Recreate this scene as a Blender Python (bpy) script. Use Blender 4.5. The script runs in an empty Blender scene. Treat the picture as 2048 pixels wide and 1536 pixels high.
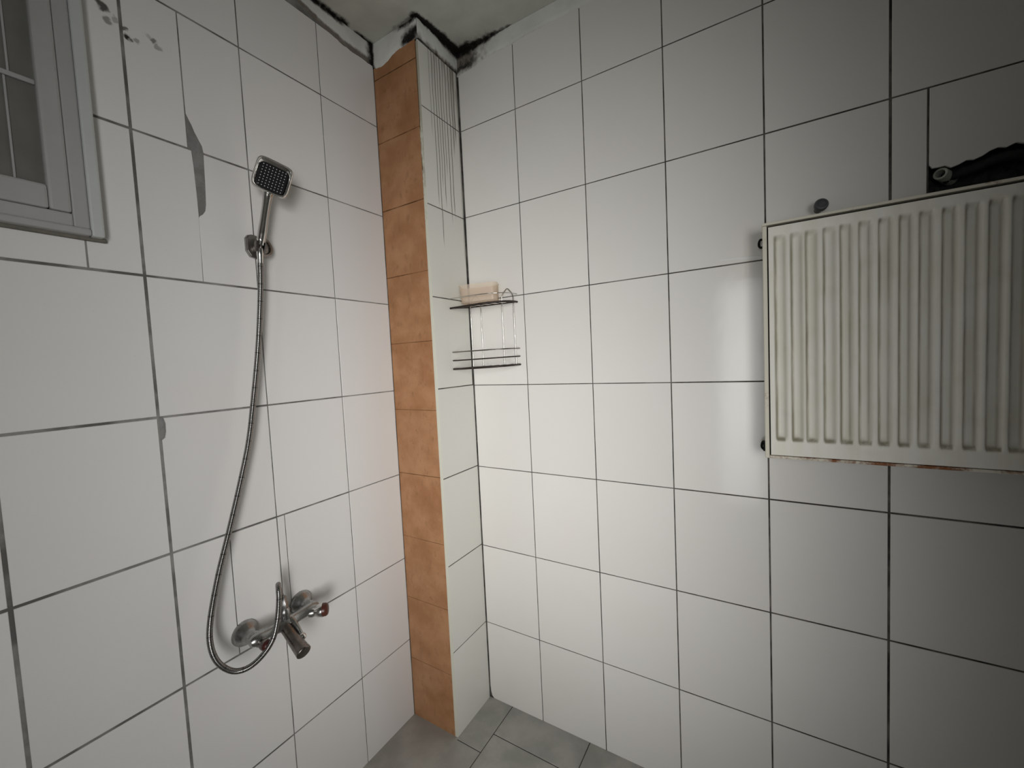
import bpy, bmesh, math, random
from mathutils import Matrix, Vector, noise as mnoise
random.seed(7)
PI = math.pi
scene = bpy.context.scene
COL = scene.collection

# ------------------------------------------------------------------ camera
F_PX = 820.0
cam_d = bpy.data.cameras.new('camera')
cam_d.sensor_fit = 'HORIZONTAL'; cam_d.sensor_width = 36.0
cam_d.lens = 36.0 * F_PX / 2048.0
cam_d.clip_start = 0.02
cam = bpy.data.objects.new('camera', cam_d); COL.objects.link(cam)
fwd = Vector((-0.52078317, 0.85188607, -0.05545283)).normalized()
rgt = Vector((0.85360226, 0.5187046, -0.04804922)); rgt = (rgt - rgt.dot(fwd) * fwd).normalized()
upv = rgt.cross(fwd).normalized()
cam.matrix_world = Matrix(((rgt.x, upv.x, -fwd.x, 1.2218), (rgt.y, upv.y, -fwd.y, -1.3347),
                           (rgt.z, upv.z, -fwd.z, 1.4089), (0, 0, 0, 1)))
scene.camera = cam

# ------------------------------------------------------------------ world, lights, exposure
scene.view_settings.view_transform = 'Standard'
scene.view_settings.look = 'None'
scene.view_settings.gamma = 1.0
scene.view_settings.exposure = 0.0
try: scene.view_settings.use_curve_mapping = False
except Exception: pass
world = bpy.data.worlds.new('world'); scene.world = world; world.use_nodes = True
wb = world.node_tree.nodes['Background']
wb.inputs[0].default_value = (0.75, 0.85, 1.0, 1); wb.inputs[1].default_value = 0.03

def area(name, loc, target, sx, sy, power, col, spread=180):
    d = bpy.data.lights.new(name, 'AREA'); d.shape = 'RECTANGLE'; d.size = sx; d.size_y = sy
    d.energy = power; d.color = col; d.spread = math.radians(spread)
    o = bpy.data.objects.new(name, d); COL.objects.link(o)
    o.location = loc
    o.rotation_euler = (Vector(target) - Vector(loc)).to_track_quat('-Z', 'Y').to_euler()
    return o
# first two lights added to shape fall-off; third is daylight from doorway behind photographer
area('added_light_right', (1.90, -2.36, 1.22), (0.36, 0.0, 1.08), 0.50, 1.50, 2.9, (1.0, 0.975, 0.93), 50)
area('added_light_left', (2.25, -2.36, 1.20), (0.0, -0.32, 1.20), 0.48, 1.50, 4.6, (1.0, 0.992, 0.975), 63)
area('doorway_daylight', (1.075, -2.37, 1.07), (0.72, 0.0, 1.12), 0.27, 1.74, 1.35, (0.97, 0.985, 1.0), 56)

# ------------------------------------------------------------------ node helpers
class NT:
    def __init__(s, name):
        s.m = bpy.data.materials.new(name); s.m.use_nodes = True
        s.t = s.m.node_tree; s.b = s.t.nodes['Principled BSDF']
    def n(s, typ, **kw):
        nd = s.t.nodes.new(typ)
        for k, v in kw.items(): setattr(nd, k, v)
        return nd
    def link(s, a, b): s.t.links.new(a, b)
    def val(s, sock, v):
        if hasattr(v, 'is_linked') or hasattr(v, 'node'): s.link(v, sock)
        else: sock.default_value = v
    def math(s, op, a, b=0.0, c=None, clamp=False):
        nd = s.n('ShaderNodeMath', operation=op, use_clamp=clamp)
        s.val(nd.inputs[0], a); s.val(nd.inputs[1], b)
        if c is not None: s.val(nd.inputs[2], c)
        return nd.outputs[0]
    def ramp(s, x, a, b, o0=0.0, o1=1.0, smooth=True):
        nd = s.n('ShaderNodeMapRange'); nd.interpolation_type = 'SMOOTHSTEP' if smooth else 'LINEAR'
        s.val(nd.inputs['Value'], x)
        nd.inputs['From Min'].default_value = a; nd.inputs['From Max'].default_value = b
        nd.inputs['To Min'].default_value = o0; nd.inputs['To Max'].default_value = o1
        return nd.outputs[0]
    def mix(s, f, a, b):
        nd = s.n('ShaderNodeMix', data_type='RGBA')
        s.val(nd.inputs[0], f)
        for sock, v in ((nd.inputs[6], a), (nd.inputs[7], b)):
            if isinstance(v, tuple): sock.default_value = (*v[:3], 1)
            else: s.link(v, sock)
        return nd.outputs[2]
    def pos(s):
        return s.n('ShaderNodeNewGeometry').outputs['Position']
    def objco(s):
        return s.n('ShaderNodeTexCoord').outputs['Object']
    def sep(s, v):
        nd = s.n('ShaderNodeSeparateXYZ'); s.link(v, nd.inputs[0]); return nd.outputs
    def noise(s, vec, scale=5, detail=3, rough=0.5, stretch=None):
        if stretch:
            mp = s.n('ShaderNodeMapping'); mp.inputs['Scale'].default_value = stretch
            s.link(vec, mp.inputs[0]); vec = mp.outputs[0]
        nd = s.n('ShaderNodeTexNoise'); s.link(vec, nd.inputs['Vector'])
        nd.inputs['Scale'].default_value = scale; nd.inputs['Detail'].default_value = detail
        nd.inputs['Roughness'].default_value = rough
        return nd.outputs['Fac']
    def bump(s, h, strength=0.2, dist=0.002):
        nd = s.n('ShaderNodeBump'); nd.inputs['Strength'].default_value = strength
        nd.inputs['Distance'].default_value = dist
        s.link(h, nd.inputs['Height']); s.link(nd.outputs[0], s.b.inputs['Normal'])
    def color(s, c):
        if isinstance(c, tuple): s.b.inputs['Base Color'].default_value = (*c[:3], 1)
        else: s.link(c, s.b.inputs['Base Color'])
    def set(s, rough=None, metal=None, spec=None):
        if rough is not None: s.val(s.b.inputs['Roughness'], rough)
        if metal is not None: s.b.inputs['Metallic'].default_value = metal
        if spec is not None: s.b.inputs['Specular IOR Level'].default_value = spec

def tile_material(name, base, rough=0.25, spots=None, drips=None, spec=0.5):
    t = NT(name)
    p = t.pos()
    rnd = t.n('ShaderNodeObjectInfo').outputs['Random']
    c = t.mix(rnd, tuple(k * 0.965 for k in base), tuple(min(1, k * 1.02) for k in base))
    blot = t.ramp(t.noise(p, 3.5, 2), 0.35, 0.7)
    c = t.mix(t.math('MULTIPLY', blot, 0.10), c, (base[0] * 0.93, base[1] * 0.85, base[2] * 0.84))
    speck = t.ramp(t.noise(p, 260, 2), 0.70, 0.76)
    c = t.mix(t.math('MULTIPLY', speck, 0.22), c, (0.42, 0.40, 0.36))
    if spots:
        acc = None
        wob = t.n('ShaderNodeVectorMath', operation='SCALE')
        nz = t.n('ShaderNodeTexNoise'); t.link(p, nz.inputs['Vector']); nz.inputs['Scale'].default_value = 70
        nz.inputs['Detail'].default_value = 3
        sub = t.n('ShaderNodeVectorMath', operation='SUBTRACT'); t.link(nz.outputs['Color'], sub.inputs[0]); sub.inputs[1].default_value = (0.5, 0.5, 0.5)
        t.link(sub.outputs[0], wob.inputs[0]); wob.inputs['Scale'].default_value = 0.02
        add = t.n('ShaderNodeVectorMath', operation='ADD'); t.link(p, add.inputs[0]); t.link(wob.outputs[0], add.inputs[1])
        for (x, y, z, r, k) in spots:
            d = t.n('ShaderNodeVectorMath', operation='DISTANCE'); t.link(add.outputs[0], d.inputs[0]); d.inputs[1].default_value = (x, y, z)
            m = t.math('MULTIPLY', t.ramp(d.outputs['Value'], r, r * 0.45), k)
            acc = m if acc is None else t.math('MAXIMUM', acc, m)
        c = t.mix(acc, c, (0.03, 0.028, 0.026))
    if drips:
        xyz = t.sep(p)
        acc = None
        wobble = t.math('MULTIPLY', t.math('SUBTRACT', t.noise(p, 9, 2), 0.5), 0.006)
        yw = t.math('ADD', xyz[1], wobble)
        for (y, z_end, w, k) in drips:
            d = t.math('ABSOLUTE', t.math('SUBTRACT', yw, y))
            m = t.math('MULTIPLY', t.ramp(d, w, w * 0.3), t.ramp(xyz[2], z_end - 0.01, z_end + 0.06))
            m = t.math('MULTIPLY', m, k)
            acc = m if acc is None else t.math('MAXIMUM', acc, m)
        c = t.mix(acc, c, (0.10, 0.085, 0.065))
        # brown wash just under the plaster
        wash = t.math('MULTIPLY', t.ramp(xyz[2], 2.34, 2.54), t.ramp(t.noise(p, 1, 4, 0.6, (60, 60, 5)), 0.40, 0.66))
        wash = t.math('MULTIPLY', wash, t.ramp(xyz[1], -0.19, -0.06))
        c = t.mix(t.math('MULTIPLY', wash, 0.85), c, (0.17, 0.12, 0.08))
    t.color(c)
    t.set(rough=rough, spec=spec)
    t.bump(t.noise(p, 30, 3), 0.10, 0.0015)
    return t.m

def grout_material(name, dark, light, scale=9):
    t = NT(name); p = t.pos()
    f = t.ramp(t.noise(p, scale, 4, 0.6), 0.38, 0.66)
    t.color(t.mix(f, dark, light)); t.set(rough=0.9, spec=0.2)
    t.bump(t.noise(p, 220, 3), 0.5, 0.002)
    return t.m

def metal_material(name, base, rough, var=0.25, metal=1.0, scale=40):
    t = NT(name); p = t.objco()
    f = t.ramp(t.noise(p, scale, 4, 0.6), 0.35, 0.7)
    t.color(t.mix(f, base, tuple(k * (1 - var) for k in base)))
    t.set(rough=t.ramp(f, 0, 1, rough, rough + 0.10), metal=metal)
    return t.m

def plain_material(name, base, rough=0.5, var=0.1, scale=30, spec=0.4, bump=0.1):
    t = NT(name); p = t.objco()
    f = t.noise(p, scale, 4, 0.6)
    t.color(t.mix(f, tuple(k * (1 - var) for k in base), tuple(min(1, k * (1 + var)) for k in base)))
    t.set(rough=rough, spec=spec)
    if bump: t.bump(f, bump, 0.002)
    return t.m

# plaster and ceiling: a painted-on mould mask comes from a mesh attribute (stains have a shape of their own)
def plaster_material(name, base, mould=(0.012, 0.010, 0.009), brown=(0.09, 0.062, 0.04)):
    t = NT(name); p = t.pos()
    at = t.n('ShaderNodeAttribute'); at.attribute_name = 'mould'
    xyz = t.sep(at.outputs['Vector'])
    nz = t.noise(p, 55, 5, 0.65)
    base_c = t.mix(t.ramp(t.noise(p, 12, 4), 0.3, 0.7), tuple(k * 0.93 for k in base), tuple(k * 1.05 for k in base))
    nb = t.math('MULTIPLY', t.math('SUBTRACT', nz, 0.5), 1.1)
    mb = t.ramp(t.math('ADD', xyz[1], t.math('MULTIPLY', nb, t.ramp(xyz[1], 0.0, 0.35))), 0.05, 1.0)
    md = t.ramp(t.math('ADD', xyz[0], t.math('MULTIPLY', nb, t.ramp(xyz[0], 0.0, 0.35))), 0.08, 0.95)
    c = t.mix(t.math('MULTIPLY', mb, 0.85), base_c, brown)
    c = t.mix(md, c, mould)
    t.color(c); t.set(rough=0.85, spec=0.25)
    t.bump(t.noise(p, 90, 4), 0.25, 0.002)
    return t.m

M = {}
WHITE = (0.80, 0.79, 0.772)
M['tile_left'] = tile_material('glazed white tile, left wall', (0.80, 0.795, 0.785), 0.34, spec=0.30, spots=[
    (0, -0.977, 2.228, 0.013, 0.9), (0, -0.957, 2.212, 0.009, 0.4), (0, -0.9695, 2.200, 0.010, 0.6), (0, -0.9402, 2.2024, 0.008, 0.8), (0, -0.936, 2.186, 0.009, 1.0),
    (0, -0.921, 2.188, 0.008, 0.5), (0, -0.897, 2.212, 0.008, 0.3), (0, -0.8905, 2.208, 0.010, 0.7), (0, -0.882, 2.196, 0.009, 0.45)])
M['tile_right'] = tile_material('glazed white tile, right wall', (0.80, 0.788, 0.755), 0.12, spec=0.32)
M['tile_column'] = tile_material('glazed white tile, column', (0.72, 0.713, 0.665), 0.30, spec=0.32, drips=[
    (-0.165, 2.22, 0.0022, 0.6), (-0.150, 1.98, 0.0024, 0.85), (-0.135, 1.84, 0.0026, 0.9), (-0.122, 2.05, 0.0024, 0.8), (-0.108, 1.99, 0.0028, 0.9),
    (-0.094, 2.10, 0.0024, 0.8), (-0.078, 1.94, 0.0028, 0.9), (-0.060, 1.96, 0.003, 0.9), (-0.044, 2.2, 0.004, 0.8), (-0.032, 2.25, 0.006, 0.7), (-0.012, 1.80, 0.003, 0.5)])
M['grout_left'] = grout_material('grey grout', (0.13, 0.127, 0.12), (0.30, 0.295, 0.28))
M['grout_right'] = grout_material('dark grimy grout', (0.045, 0.043, 0.039), (0.17, 0.16, 0.145))
M['grout_column'] = grout_material('brown grey grout', (0.05, 0.046, 0.042), (0.16, 0.15, 0.13))
M['mortar'] = grout_material('grey mortar fill', (0.20, 0.20, 0.195), (0.27, 0.27, 0.265), 25)
M['plaster'] = plaster_material('old white plaster', (0.76, 0.77, 0.74))
M['ceiling'] = plaster_material('painted ceiling', (0.66, 0.68, 0.62))
M['chrome'] = metal_material('worn chrome', (0.70, 0.69, 0.67), 0.16, 0.12)
M['dull_chrome'] = metal_material('limescaled chrome', (0.42, 0.42, 0.415), 0.26, 0.18, 1.0, 60)
M['plate_chrome'] = metal_material('satin chrome plate', (0.34, 0.33, 0.315), 0.34, 0.10)
M['dark_chrome'] = metal_material('tarnished chrome', (0.26, 0.235, 0.215), 0.25, 0.35)
M['wire'] = metal_material('bright wire', (0.62, 0.61, 0.58), 0.15)
M['rust_wire'] = metal_material('rusted wire', (0.045, 0.030, 0.024), 0.40, 0.6, 0.35, 120)
M['black'] = plain_material('black rubber', (0.008, 0.008, 0.009), 0.55, spec=0.12)
M['nozzle'] = plain_material('pale nozzle tips', (0.62, 0.62, 0.60), 0.4)
M['red_cap'] = plain_material('dark red cap', (0.085, 0.026, 0.018), 0.3, 0.3)
M['cap_dark'] = plain_material('deep maroon cap', (0.06, 0.015, 0.013), 0.3, 0.3)
M['trim'] = plain_material('cream tile edge', (0.66, 0.65, 0.56), 0.45, 0.12, 25)
M['casing'] = plain_material('grey white window paint', (0.40, 0.40, 0.40), 0.5, 0.08, 14)
M['casing_edge'] = plain_material('pale window moulding', (0.54, 0.565, 0.56), 0.45, 0.08, 14)
M['grime'] = plain_material('grimy sealant', (0.15, 0.145, 0.12), 0.8, 0.5, 60)
M['wall_plain'] = plain_material('dim painted wall', (0.30, 0.29, 0.27), 0.8, 0.08, 6)
M['door_paint'] = plain_material('door leaf paint', (0.22, 0.19, 0.16), 0.6, 0.1, 6)
M['pipe_plastic'] = plain_material('grey white plastic pipe', (0.40, 0.41, 0.36), 0.5, 0.2, 60)
M['lagging'] = plain_material('black pipe lagging', (0.018, 0.018, 0.019), 0.8, 0.5, 60, bump=0.6)
M['rubble'] = plain_material('broken mortar with hole shade', (0.05, 0.05, 0.048), 0.95, 0.5, 45, bump=0.8)  # near black: shade inside the open hole is put into the colour
M['sealant'] = plain_material('white sealant', (0.80, 0.80, 0.79), 0.6, 0.05)
M['plug'] = plain_material('dark grey plastic plug', (0.075, 0.078, 0.082), 0.35, 0.15)
M['crumb'] = plain_material('white plaster crumb', (0.55, 0.55, 0.53), 0.9, 0.1)

def orange_material():
    t = NT('orange marbled tile'); p = t.pos()
    rnd = t.n('ShaderNodeObjectInfo').outputs['Random']
    a = t.ramp(t.noise(p, 11, 5, 0.6), 0.30, 0.70)
    c = t.mix(a, (0.33, 0.150, 0.062), (0.44, 0.228, 0.112))
    v = t.ramp(t.noise(p, 26, 5, 0.65, (1.6, 1.6, 0.9)), 0.56, 0.70)
    c = t.mix(t.math('MULTIPLY', v, 0.45), c, (0.19, 0.085, 0.032))
    s = t.ramp(t.noise(p, 1, 4, 0.6, (42, 42, 15)), 0.58, 0.72)
    c = t.mix(t.math('MULTIPLY', s, 0.30), c, (0.17, 0.085, 0.038))
    c = t.mix(t.math('MULTIPLY', rnd, 0.12), c, (0.44, 0.25, 0.14))
    t.color(c); t.set(rough=0.42, spec=0.35)
    t.bump(t.noise(p, 60, 3), 0.12, 0.001)
    return t.m
M['orange'] = orange_material()
M['orange_grout'] = grout_material('dark brown joint', (0.10, 0.045, 0.018), (0.26, 0.13, 0.06))

def floor_material():
    t = NT('grey stone look floor tile'); p = t.pos()
    rnd = t.n('ShaderNodeObjectInfo').outputs['Random']
    a = t.ramp(t.noise(p, 7, 5, 0.6), 0.32, 0.68)
    c = t.mix(a, (0.36, 0.365, 0.335), (0.52, 0.515, 0.475))
    v = t.ramp(t.noise(p, 16, 5, 0.7), 0.52, 0.72)
    c = t.mix(t.math('MULTIPLY', v, 0.4), c, (0.40, 0.38, 0.33))
    c = t.mix(t.math('MULTIPLY', rnd, 0.25), c, (0.42, 0.42, 0.41))
    t.color(c); t.set(rough=0.42, spec=0.35)
    t.bump(t.noise(p, 40, 4), 0.15, 0.0015)
    return t.m
M['floor'] = floor_material()
M['floor_grout'] = grout_material('floor grout', (0.045, 0.043, 0.04), (0.12, 0.115, 0.105))

def radiator_material():
    t = NT('yellowed radiator enamel'); p = t.pos(); xyz = t.sep(p)
    a = t.ramp(t.noise(p, 1, 5, 0.6, (26, 26, 6)), 0.3, 0.72)
    c = t.mix(a, (0.90, 0.89, 0.82), (0.84, 0.82, 0.71))
    b = t.ramp(t.noise(p, 14, 4), 0.52, 0.75)
    c = t.mix(t.math('MULTIPLY', b, 0.16), c, (0.52, 0.48, 0.34))
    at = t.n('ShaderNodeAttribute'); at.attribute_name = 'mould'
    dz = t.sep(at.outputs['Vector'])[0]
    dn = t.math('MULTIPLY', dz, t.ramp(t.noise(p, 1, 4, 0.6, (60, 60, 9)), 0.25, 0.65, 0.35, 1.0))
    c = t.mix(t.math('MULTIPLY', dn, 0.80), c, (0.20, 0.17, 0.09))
    t.color(c); t.set(rough=0.42, spec=0.4)
    t.bump(t.noise(p, 60, 3), 0.12, 0.001)
    return t.m
def rust_enamel(name, amount):
    t = NT(name); p = t.pos()
    a = t.ramp(t.noise(p, 18, 6, 0.7), amount - 0.09, amount + 0.09)
    b = t.noise(p, 70, 4, 0.6)
    rust = t.mix(b, (0.12, 0.035, 0.012), (0.40, 0.17, 0.07))
    t.color(t.mix(a, (0.76, 0.73, 0.62), rust)); t.set(rough=0.6, spec=0.3)
    t.bump(b, 0.3, 0.001)
    return t.m
M['radiator'] = radiator_material()
M['rad_rust'] = rust_enamel('rusted enamel edge', 0.47)
M['rad_edge'] = rust_enamel('enamel edge with rust spots', 0.67)
M['rad_dark'] = plain_material('dark gap inside radiator', (0.025, 0.020, 0.014), 0.9, 0.3)

def dish_material():
    t = NT('translucent beige plastic'); p = t.objco()
    c = t.mix(t.noise(p, 20, 3), (0.84, 0.72, 0.60), (0.90, 0.80, 0.70))
    t.color(c); t.set(rough=0.30, spec=0.5)
    tr = t.n('ShaderNodeBsdfTransparent'); tr.inputs[0].default_value = (0.97, 0.93, 0.88, 1)
    mx = t.n('ShaderNodeMixShader'); mx.inputs[0].default_value = 0.74
    out = t.t.nodes['Material Output']
    t.link(t.b.outputs[0], mx.inputs[1]); t.link(tr.outputs[0], mx.inputs[2]); t.link(mx.outputs[0], out.inputs[0])
    return t.m
M['dish'] = dish_material()
def soap_material():
    t = NT('beige soap'); p = t.objco()
    t.color(t.mix(t.noise(p, 30, 3), (0.50, 0.38, 0.27), (0.60, 0.47, 0.35))); t.set(rough=0.5)
    return t.m
M['soap'] = soap_material()
def glass_material():
    t = NT('dusty window glass'); p = t.pos()
    f = t.noise(p, 18, 5, 0.7)
    t.color(t.mix(f, (0.24, 0.24, 0.225), (0.33, 0.33, 0.31)))
    t.set(rough=t.ramp(f, 0.3, 0.7, 0.30, 0.55))
    t.b.inputs['Transmission Weight'].default_value = 0.45
    return t.m
M['glass'] = glass_material()
def hose_material():
    t = NT('spiral steel hose')
    uv = t.n('ShaderNodeTexCoord').outputs['UV']; s = t.sep(uv)
    ring = t.math('SINE', t.math('MULTIPLY', s[1], 2 * PI * 330))
    band = t.ramp(t.math('ABSOLUTE', t.math('SUBTRACT', t.math('FRACT', t.math('MULTIPLY', s[1], 21.0)), 0.5)), 0.455, 0.49)
    c = t.mix(t.ramp(ring, -1, 1), (0.13, 0.127, 0.124), (0.42, 0.41, 0.40))
    c = t.mix(t.math('MULTIPLY', band, 0.6), c, (0.03, 0.03, 0.03))
    t.color(c); t.set(rough=0.24, metal=1.0)
    t.bump(ring, 0.25, 0.001)
    return t.m
M['hose'] = hose_material()

# ------------------------------------------------------------------ mesh helpers
def link_mesh(name, me, mat=None, parent=None):
    o = bpy.data.objects.new(name, me); COL.objects.link(o)
    if mat is not None and not me.materials: me.materials.append(mat)
    if parent: o.parent = parent
    return o
def from_bm(name, bm, mat, parent=None, smooth=False):
    bmesh.ops.recalc_face_normals(bm, faces=bm.faces)
    me = bpy.data.meshes.new(name); bm.to_mesh(me); bm.free()
    if smooth:
        for p in me.polygons: p.use_smooth = True
    return link_mesh(name, me, mat, parent)
def sharp(o, deg=35):
    me = o.data
    for p in me.polygons: p.use_smooth = True
    try: me.set_sharp_from_angle(angle=math.radians(deg))
    except Exception: pass
    return o
def box(bm, x0, x1, y0, y1, z0, z1):
    vs = [bm.verts.new((x, y, z)) for x in (x0, x1) for y in (y0, y1) for z in (z0, z1)]
    for f in ((0, 1, 3, 2), (4, 6, 7, 5), (0, 4, 5, 1), (2, 3, 7, 6), (0, 2, 6, 4), (1, 5, 7, 3)):
        bm.faces.new([vs[i] for i in f])
def bevel_all(bm, w, seg=2):
    bmesh.ops.bevel(bm, geom=list(bm.edges), offset=w, segments=seg, profile=0.5, affect='EDGES', clamp_overlap=True)
def box_obj(name, b, mat, parent=None, bev=0.0):
    bm = bmesh.new(); box(bm, *b)
    if bev: bevel_all(bm, bev)
    return from_bm(name, bm, mat, parent)
def spline(pts, per=8):
    P = [Vector(p) for p in pts]; P = [2 * P[0] - P[1]] + P + [2 * P[-1] - P[-2]]; out = []
    for i in range(1, len(P) - 2):
        for k in range(per):
            t = k / per
            a, b, c, d = P[i - 1], P[i], P[i + 1], P[i + 2]
            out.append(0.5 * ((2 * b) + (c - a) * t + (2 * a - 5 * b + 4 * c - d) * t * t + (3 * b - a - 3 * c + d) * t ** 3))
    out.append(P[-2].copy()); return out
def sweep(bm, pts, rad, seg=12, uv=False):
    pts = [Vector(p) for p in pts]; n = len(pts)
    R = rad if isinstance(rad, (list, tuple)) else [rad] * n
    T = [(pts[min(i + 1, n - 1)] - pts[max(i - 1, 0)]).normalized() for i in range(n)]
    ref = Vector((0, 0, 1)) if abs(T[0].z) < 0.9 else Vector((1, 0, 0))
    nrm = (ref - ref.dot(T[0]) * T[0]).normalized(); rings = []; L = 0; Ls = []
    for i in range(n):
        if i:
            nrm = (nrm - nrm.dot(T[i]) * T[i]).normalized(); L += (pts[i] - pts[i - 1]).length
        Ls.append(L)
        bn = T[i].cross(nrm)
        rings.append([bm.verts.new(pts[i] + R[i] * (math.cos(2 * PI * k / seg) * nrm + math.sin(2 * PI * k / seg) * bn)) for k in range(seg)])
    lay = bm.loops.layers.uv.verify() if uv else None
    for i in range(n - 1):
        for k in range(seg):
            f = bm.faces.new((rings[i][k], rings[i][(k + 1) % seg], rings[i + 1][(k + 1) % seg], rings[i + 1][k])); f.smooth = True
            if lay:
                for lp, (a, b) in zip(f.loops, ((k, i), (k + 1, i), (k + 1, i + 1), (k, i + 1))): lp[lay].uv = (a / seg, Ls[b])
    bm.faces.new(rings[0][::-1]); bm.faces.new(rings[-1])
def tube(name, pts, rad, mat, parent=None, seg=12, uv=False):
    bm = bmesh.new(); sweep(bm, pts, rad, seg, uv)
    me_o = from_bm(name, bm, mat, parent); return sharp(me_o, 50)
def lathe(name, origin, axis, prof, mat, parent=None, seg=24):
    """prof: list of (distance along axis, radius)."""
    a = Vector(axis).normalized(); ref = Vector((0, 0, 1)) if abs(a.z) < 0.9 else Vector((1, 0, 0))
    u = (ref - ref.dot(a) * a).normalized(); v = a.cross(u); o = Vector(origin)
    bm = bmesh.new(); rings = []
    for d, r in prof:
        r = max(r, 1e-4)
        rings.append([bm.verts.new(o + a * d + r * (math.cos(2 * PI * k / seg) * u + math.sin(2 * PI * k / seg) * v)) for k in range(seg)])
    for i in range(len(rings) - 1):
        for k in range(seg):
            bm.faces.new((rings[i][k], rings[i][(k + 1) % seg], rings[i + 1][(k + 1) % seg], rings[i + 1][k]))
    bm.faces.new(rings[0][::-1]); bm.faces.new(rings[-1])
    return sharp(from_bm(name, bm, mat, parent), 40)

def struct(o, label=None):
    o['kind'] = 'structure'
    if label: o['label'] = label
    return o
def thing(name, label, cat, loc, group=None):
    o = bpy.data.objects.new(name, None); COL.objects.link(o)
    o.location = loc; o.empty_display_size = 0.05
    o['label'] = label; o['category'] = cat
    if group: o['group'] = group
    return o
def tag(o, label, cat, group=None):
    o['label'] = label; o['category'] = cat
    if group: o['group'] = group
    return o
def adopt(parent):
    """children were modelled in world coordinates: keep them there."""
    inv = Matrix.Translation(parent.location).inverted()
    for o in parent.children:
        o.data.transform(inv)
        for c in o.children: c.data.transform(inv)

# ------------------------------------------------------------------ tiles
_cache = {}
def tile_mesh(poly, mat, t=0.006, ch=0.0009, key=None):
    if key is not None and key in _cache: return _cache[key]
    n = len(poly); P = [Vector((x, y)) for x, y in poly]
    inner = []
    for i in range(n):
        a, b, c = P[i - 1], P[i], P[(i + 1) % n]
        e1 = (b - a).normalized(); e2 = (c - b).normalized()
        n1 = Vector((-e1.y, e1.x)); n2 = Vector((-e2.y, e2.x))
        m = n1 + n2; m = m / max(m.dot(n1), 0.3)
        inner.append(b + m * ch)
    V = [(p.x, p.y, 0) for p in inner] + [(p.x, p.y, -ch) for p in P] + [(p.x, p.y, -t) for p in P]
    Fc = [tuple(range(n))]
    for i in range(n):
        j = (i + 1) % n
        Fc.append((n + i, n + j, j, i)); Fc.append((2 * n + i, 2 * n + j, n + j, n + i))
    me = bpy.data.meshes.new('tile'); me.from_pydata(V, [], Fc); me.update()
    me.materials.append(mat)
    if key is not None: _cache[key] = me
    return me
PLANES = {  # in-plane axes and normal of every tiled face
    'left': (Vector((0, 1, 0)), Vector((0, 0, 1)), Vector((1, 0, 0))),
    'right': (Vector((1, 0, 0)), Vector((0, 0, 1)), Vector((0, -1, 0))),
    'floor': (Vector((1, 0, 0)), Vector((0, 1, 0)), Vector((0, 0, 1)))}
def place_tile(parent, plane, off, a0, a1, b0, b1, mat, poly=None, tilt=0.0008, name='tile', t=0.006):
    A, B, N = PLANES[plane]
    ca, cb = (a0 + a1) / 2, (b0 + b1) / 2
    if poly is None:
        w, h = round(a1 - a0, 4), round(b1 - b0, 4)
        me = tile_mesh([(-w / 2, -h / 2), (w / 2, -h / 2), (w / 2, h / 2), (-w / 2, h / 2)], mat, t, key=(mat.name, w, h))
    else:
        me = tile_mesh([(x - ca, y - cb) for x, y in poly], mat, t)
    o = bpy.data.objects.new(name, me); COL.objects.link(o); o.parent = parent
    pos = A * ca + B * cb + N * off
    m = Matrix(((A.x, B.x, N.x, pos.x), (A.y, B.y, N.y, pos.y), (A.z, B.z, N.z, pos.z), (0, 0, 0, 1)))
    o.matrix_local = m @ Matrix.Rotation(random.uniform(-tilt, tilt), 4, 'X') @ Matrix.Rotation(random.uniform(-tilt, tilt), 4, 'Y')
    return o

GD = 0.0018     # depth of the joints
CX, CY, HC = 0.2242, 0.2174, 2.600
# ------------------------------------------------------------------ shell
XR, YB = 2.50, -2.40
zl = [2.3094, 1.9802, 1.6486, 1.316, 0.9857, 0.6482, 0.3139]        # joints of the left wall, top to bottom
zr = [2.3142, 1.9838, 1.6522, 1.3195, 0.9866, 0.6563, 0.327]
zc = [2.312, 1.9785, 1.6525, 1.3215, 0.990, 0.6605, 0.3290]
TOPL, TOPR, TOPC = 2.535, 2.549, 2.530
Ly = [-0.2174, -0.4472, -0.695, -0.947, -1.1964, -1.447, -1.698, -1.949, -2.20, -2.40]
Vx = [0.2242, 0.474, 0.7283, 0.9817, 1.2345, 1.4882 + 0.0, 1.742, 1.996, 2.25, 2.50]

wall_left = struct(box_obj('wall_left', (-0.14, -GD, YB - 0.1, 0.12, 0.0, HC), M['grout_left']), 'left wall of white tiles with grey joints and a shower')
# the hole above the radiator is cut into the right wall's backing
HX0, HX1, HZ0, HZ1 = 1.5545, 1.741, 1.700, 1.835
bm = bmesh.new()
for b in ((0.0, HX0, GD, 0.14, 0, HC), (HX1, XR + 0.1, GD, 0.14, 0, HC), (HX0, HX1, GD, 0.14, 0, HZ0), (HX0, HX1, GD, 0.14, HZ1, HC), (HX0, HX1, 0.085, 0.14, HZ0, HZ1)):
    box(bm, *b)
wall_right = struct(from_bm('wall_right', bm, M['grout_right']), 'right wall of white tiles with dark joints and a radiator')
wall_corner = struct(box_obj('wall_corner', (-GD + 0.0005, CX - GD, -CY + GD, GD - 0.0005, 0.0, HC), M['grout_column']), 'boxed in corner with orange tiles on one side and white on the other')
floor_o = struct(box_obj('floor', (-0.14, XR + 0.1, YB - 0.1, 0.14, -0.12, -GD), M['floor_grout']), 'grey stone look tiled floor')
wall_far = struct(box_obj('wall_far', (XR, XR + 0.1, YB, 0.0, 0.0, HC), M['wall_plain']))
bm = bmesh.new()
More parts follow.
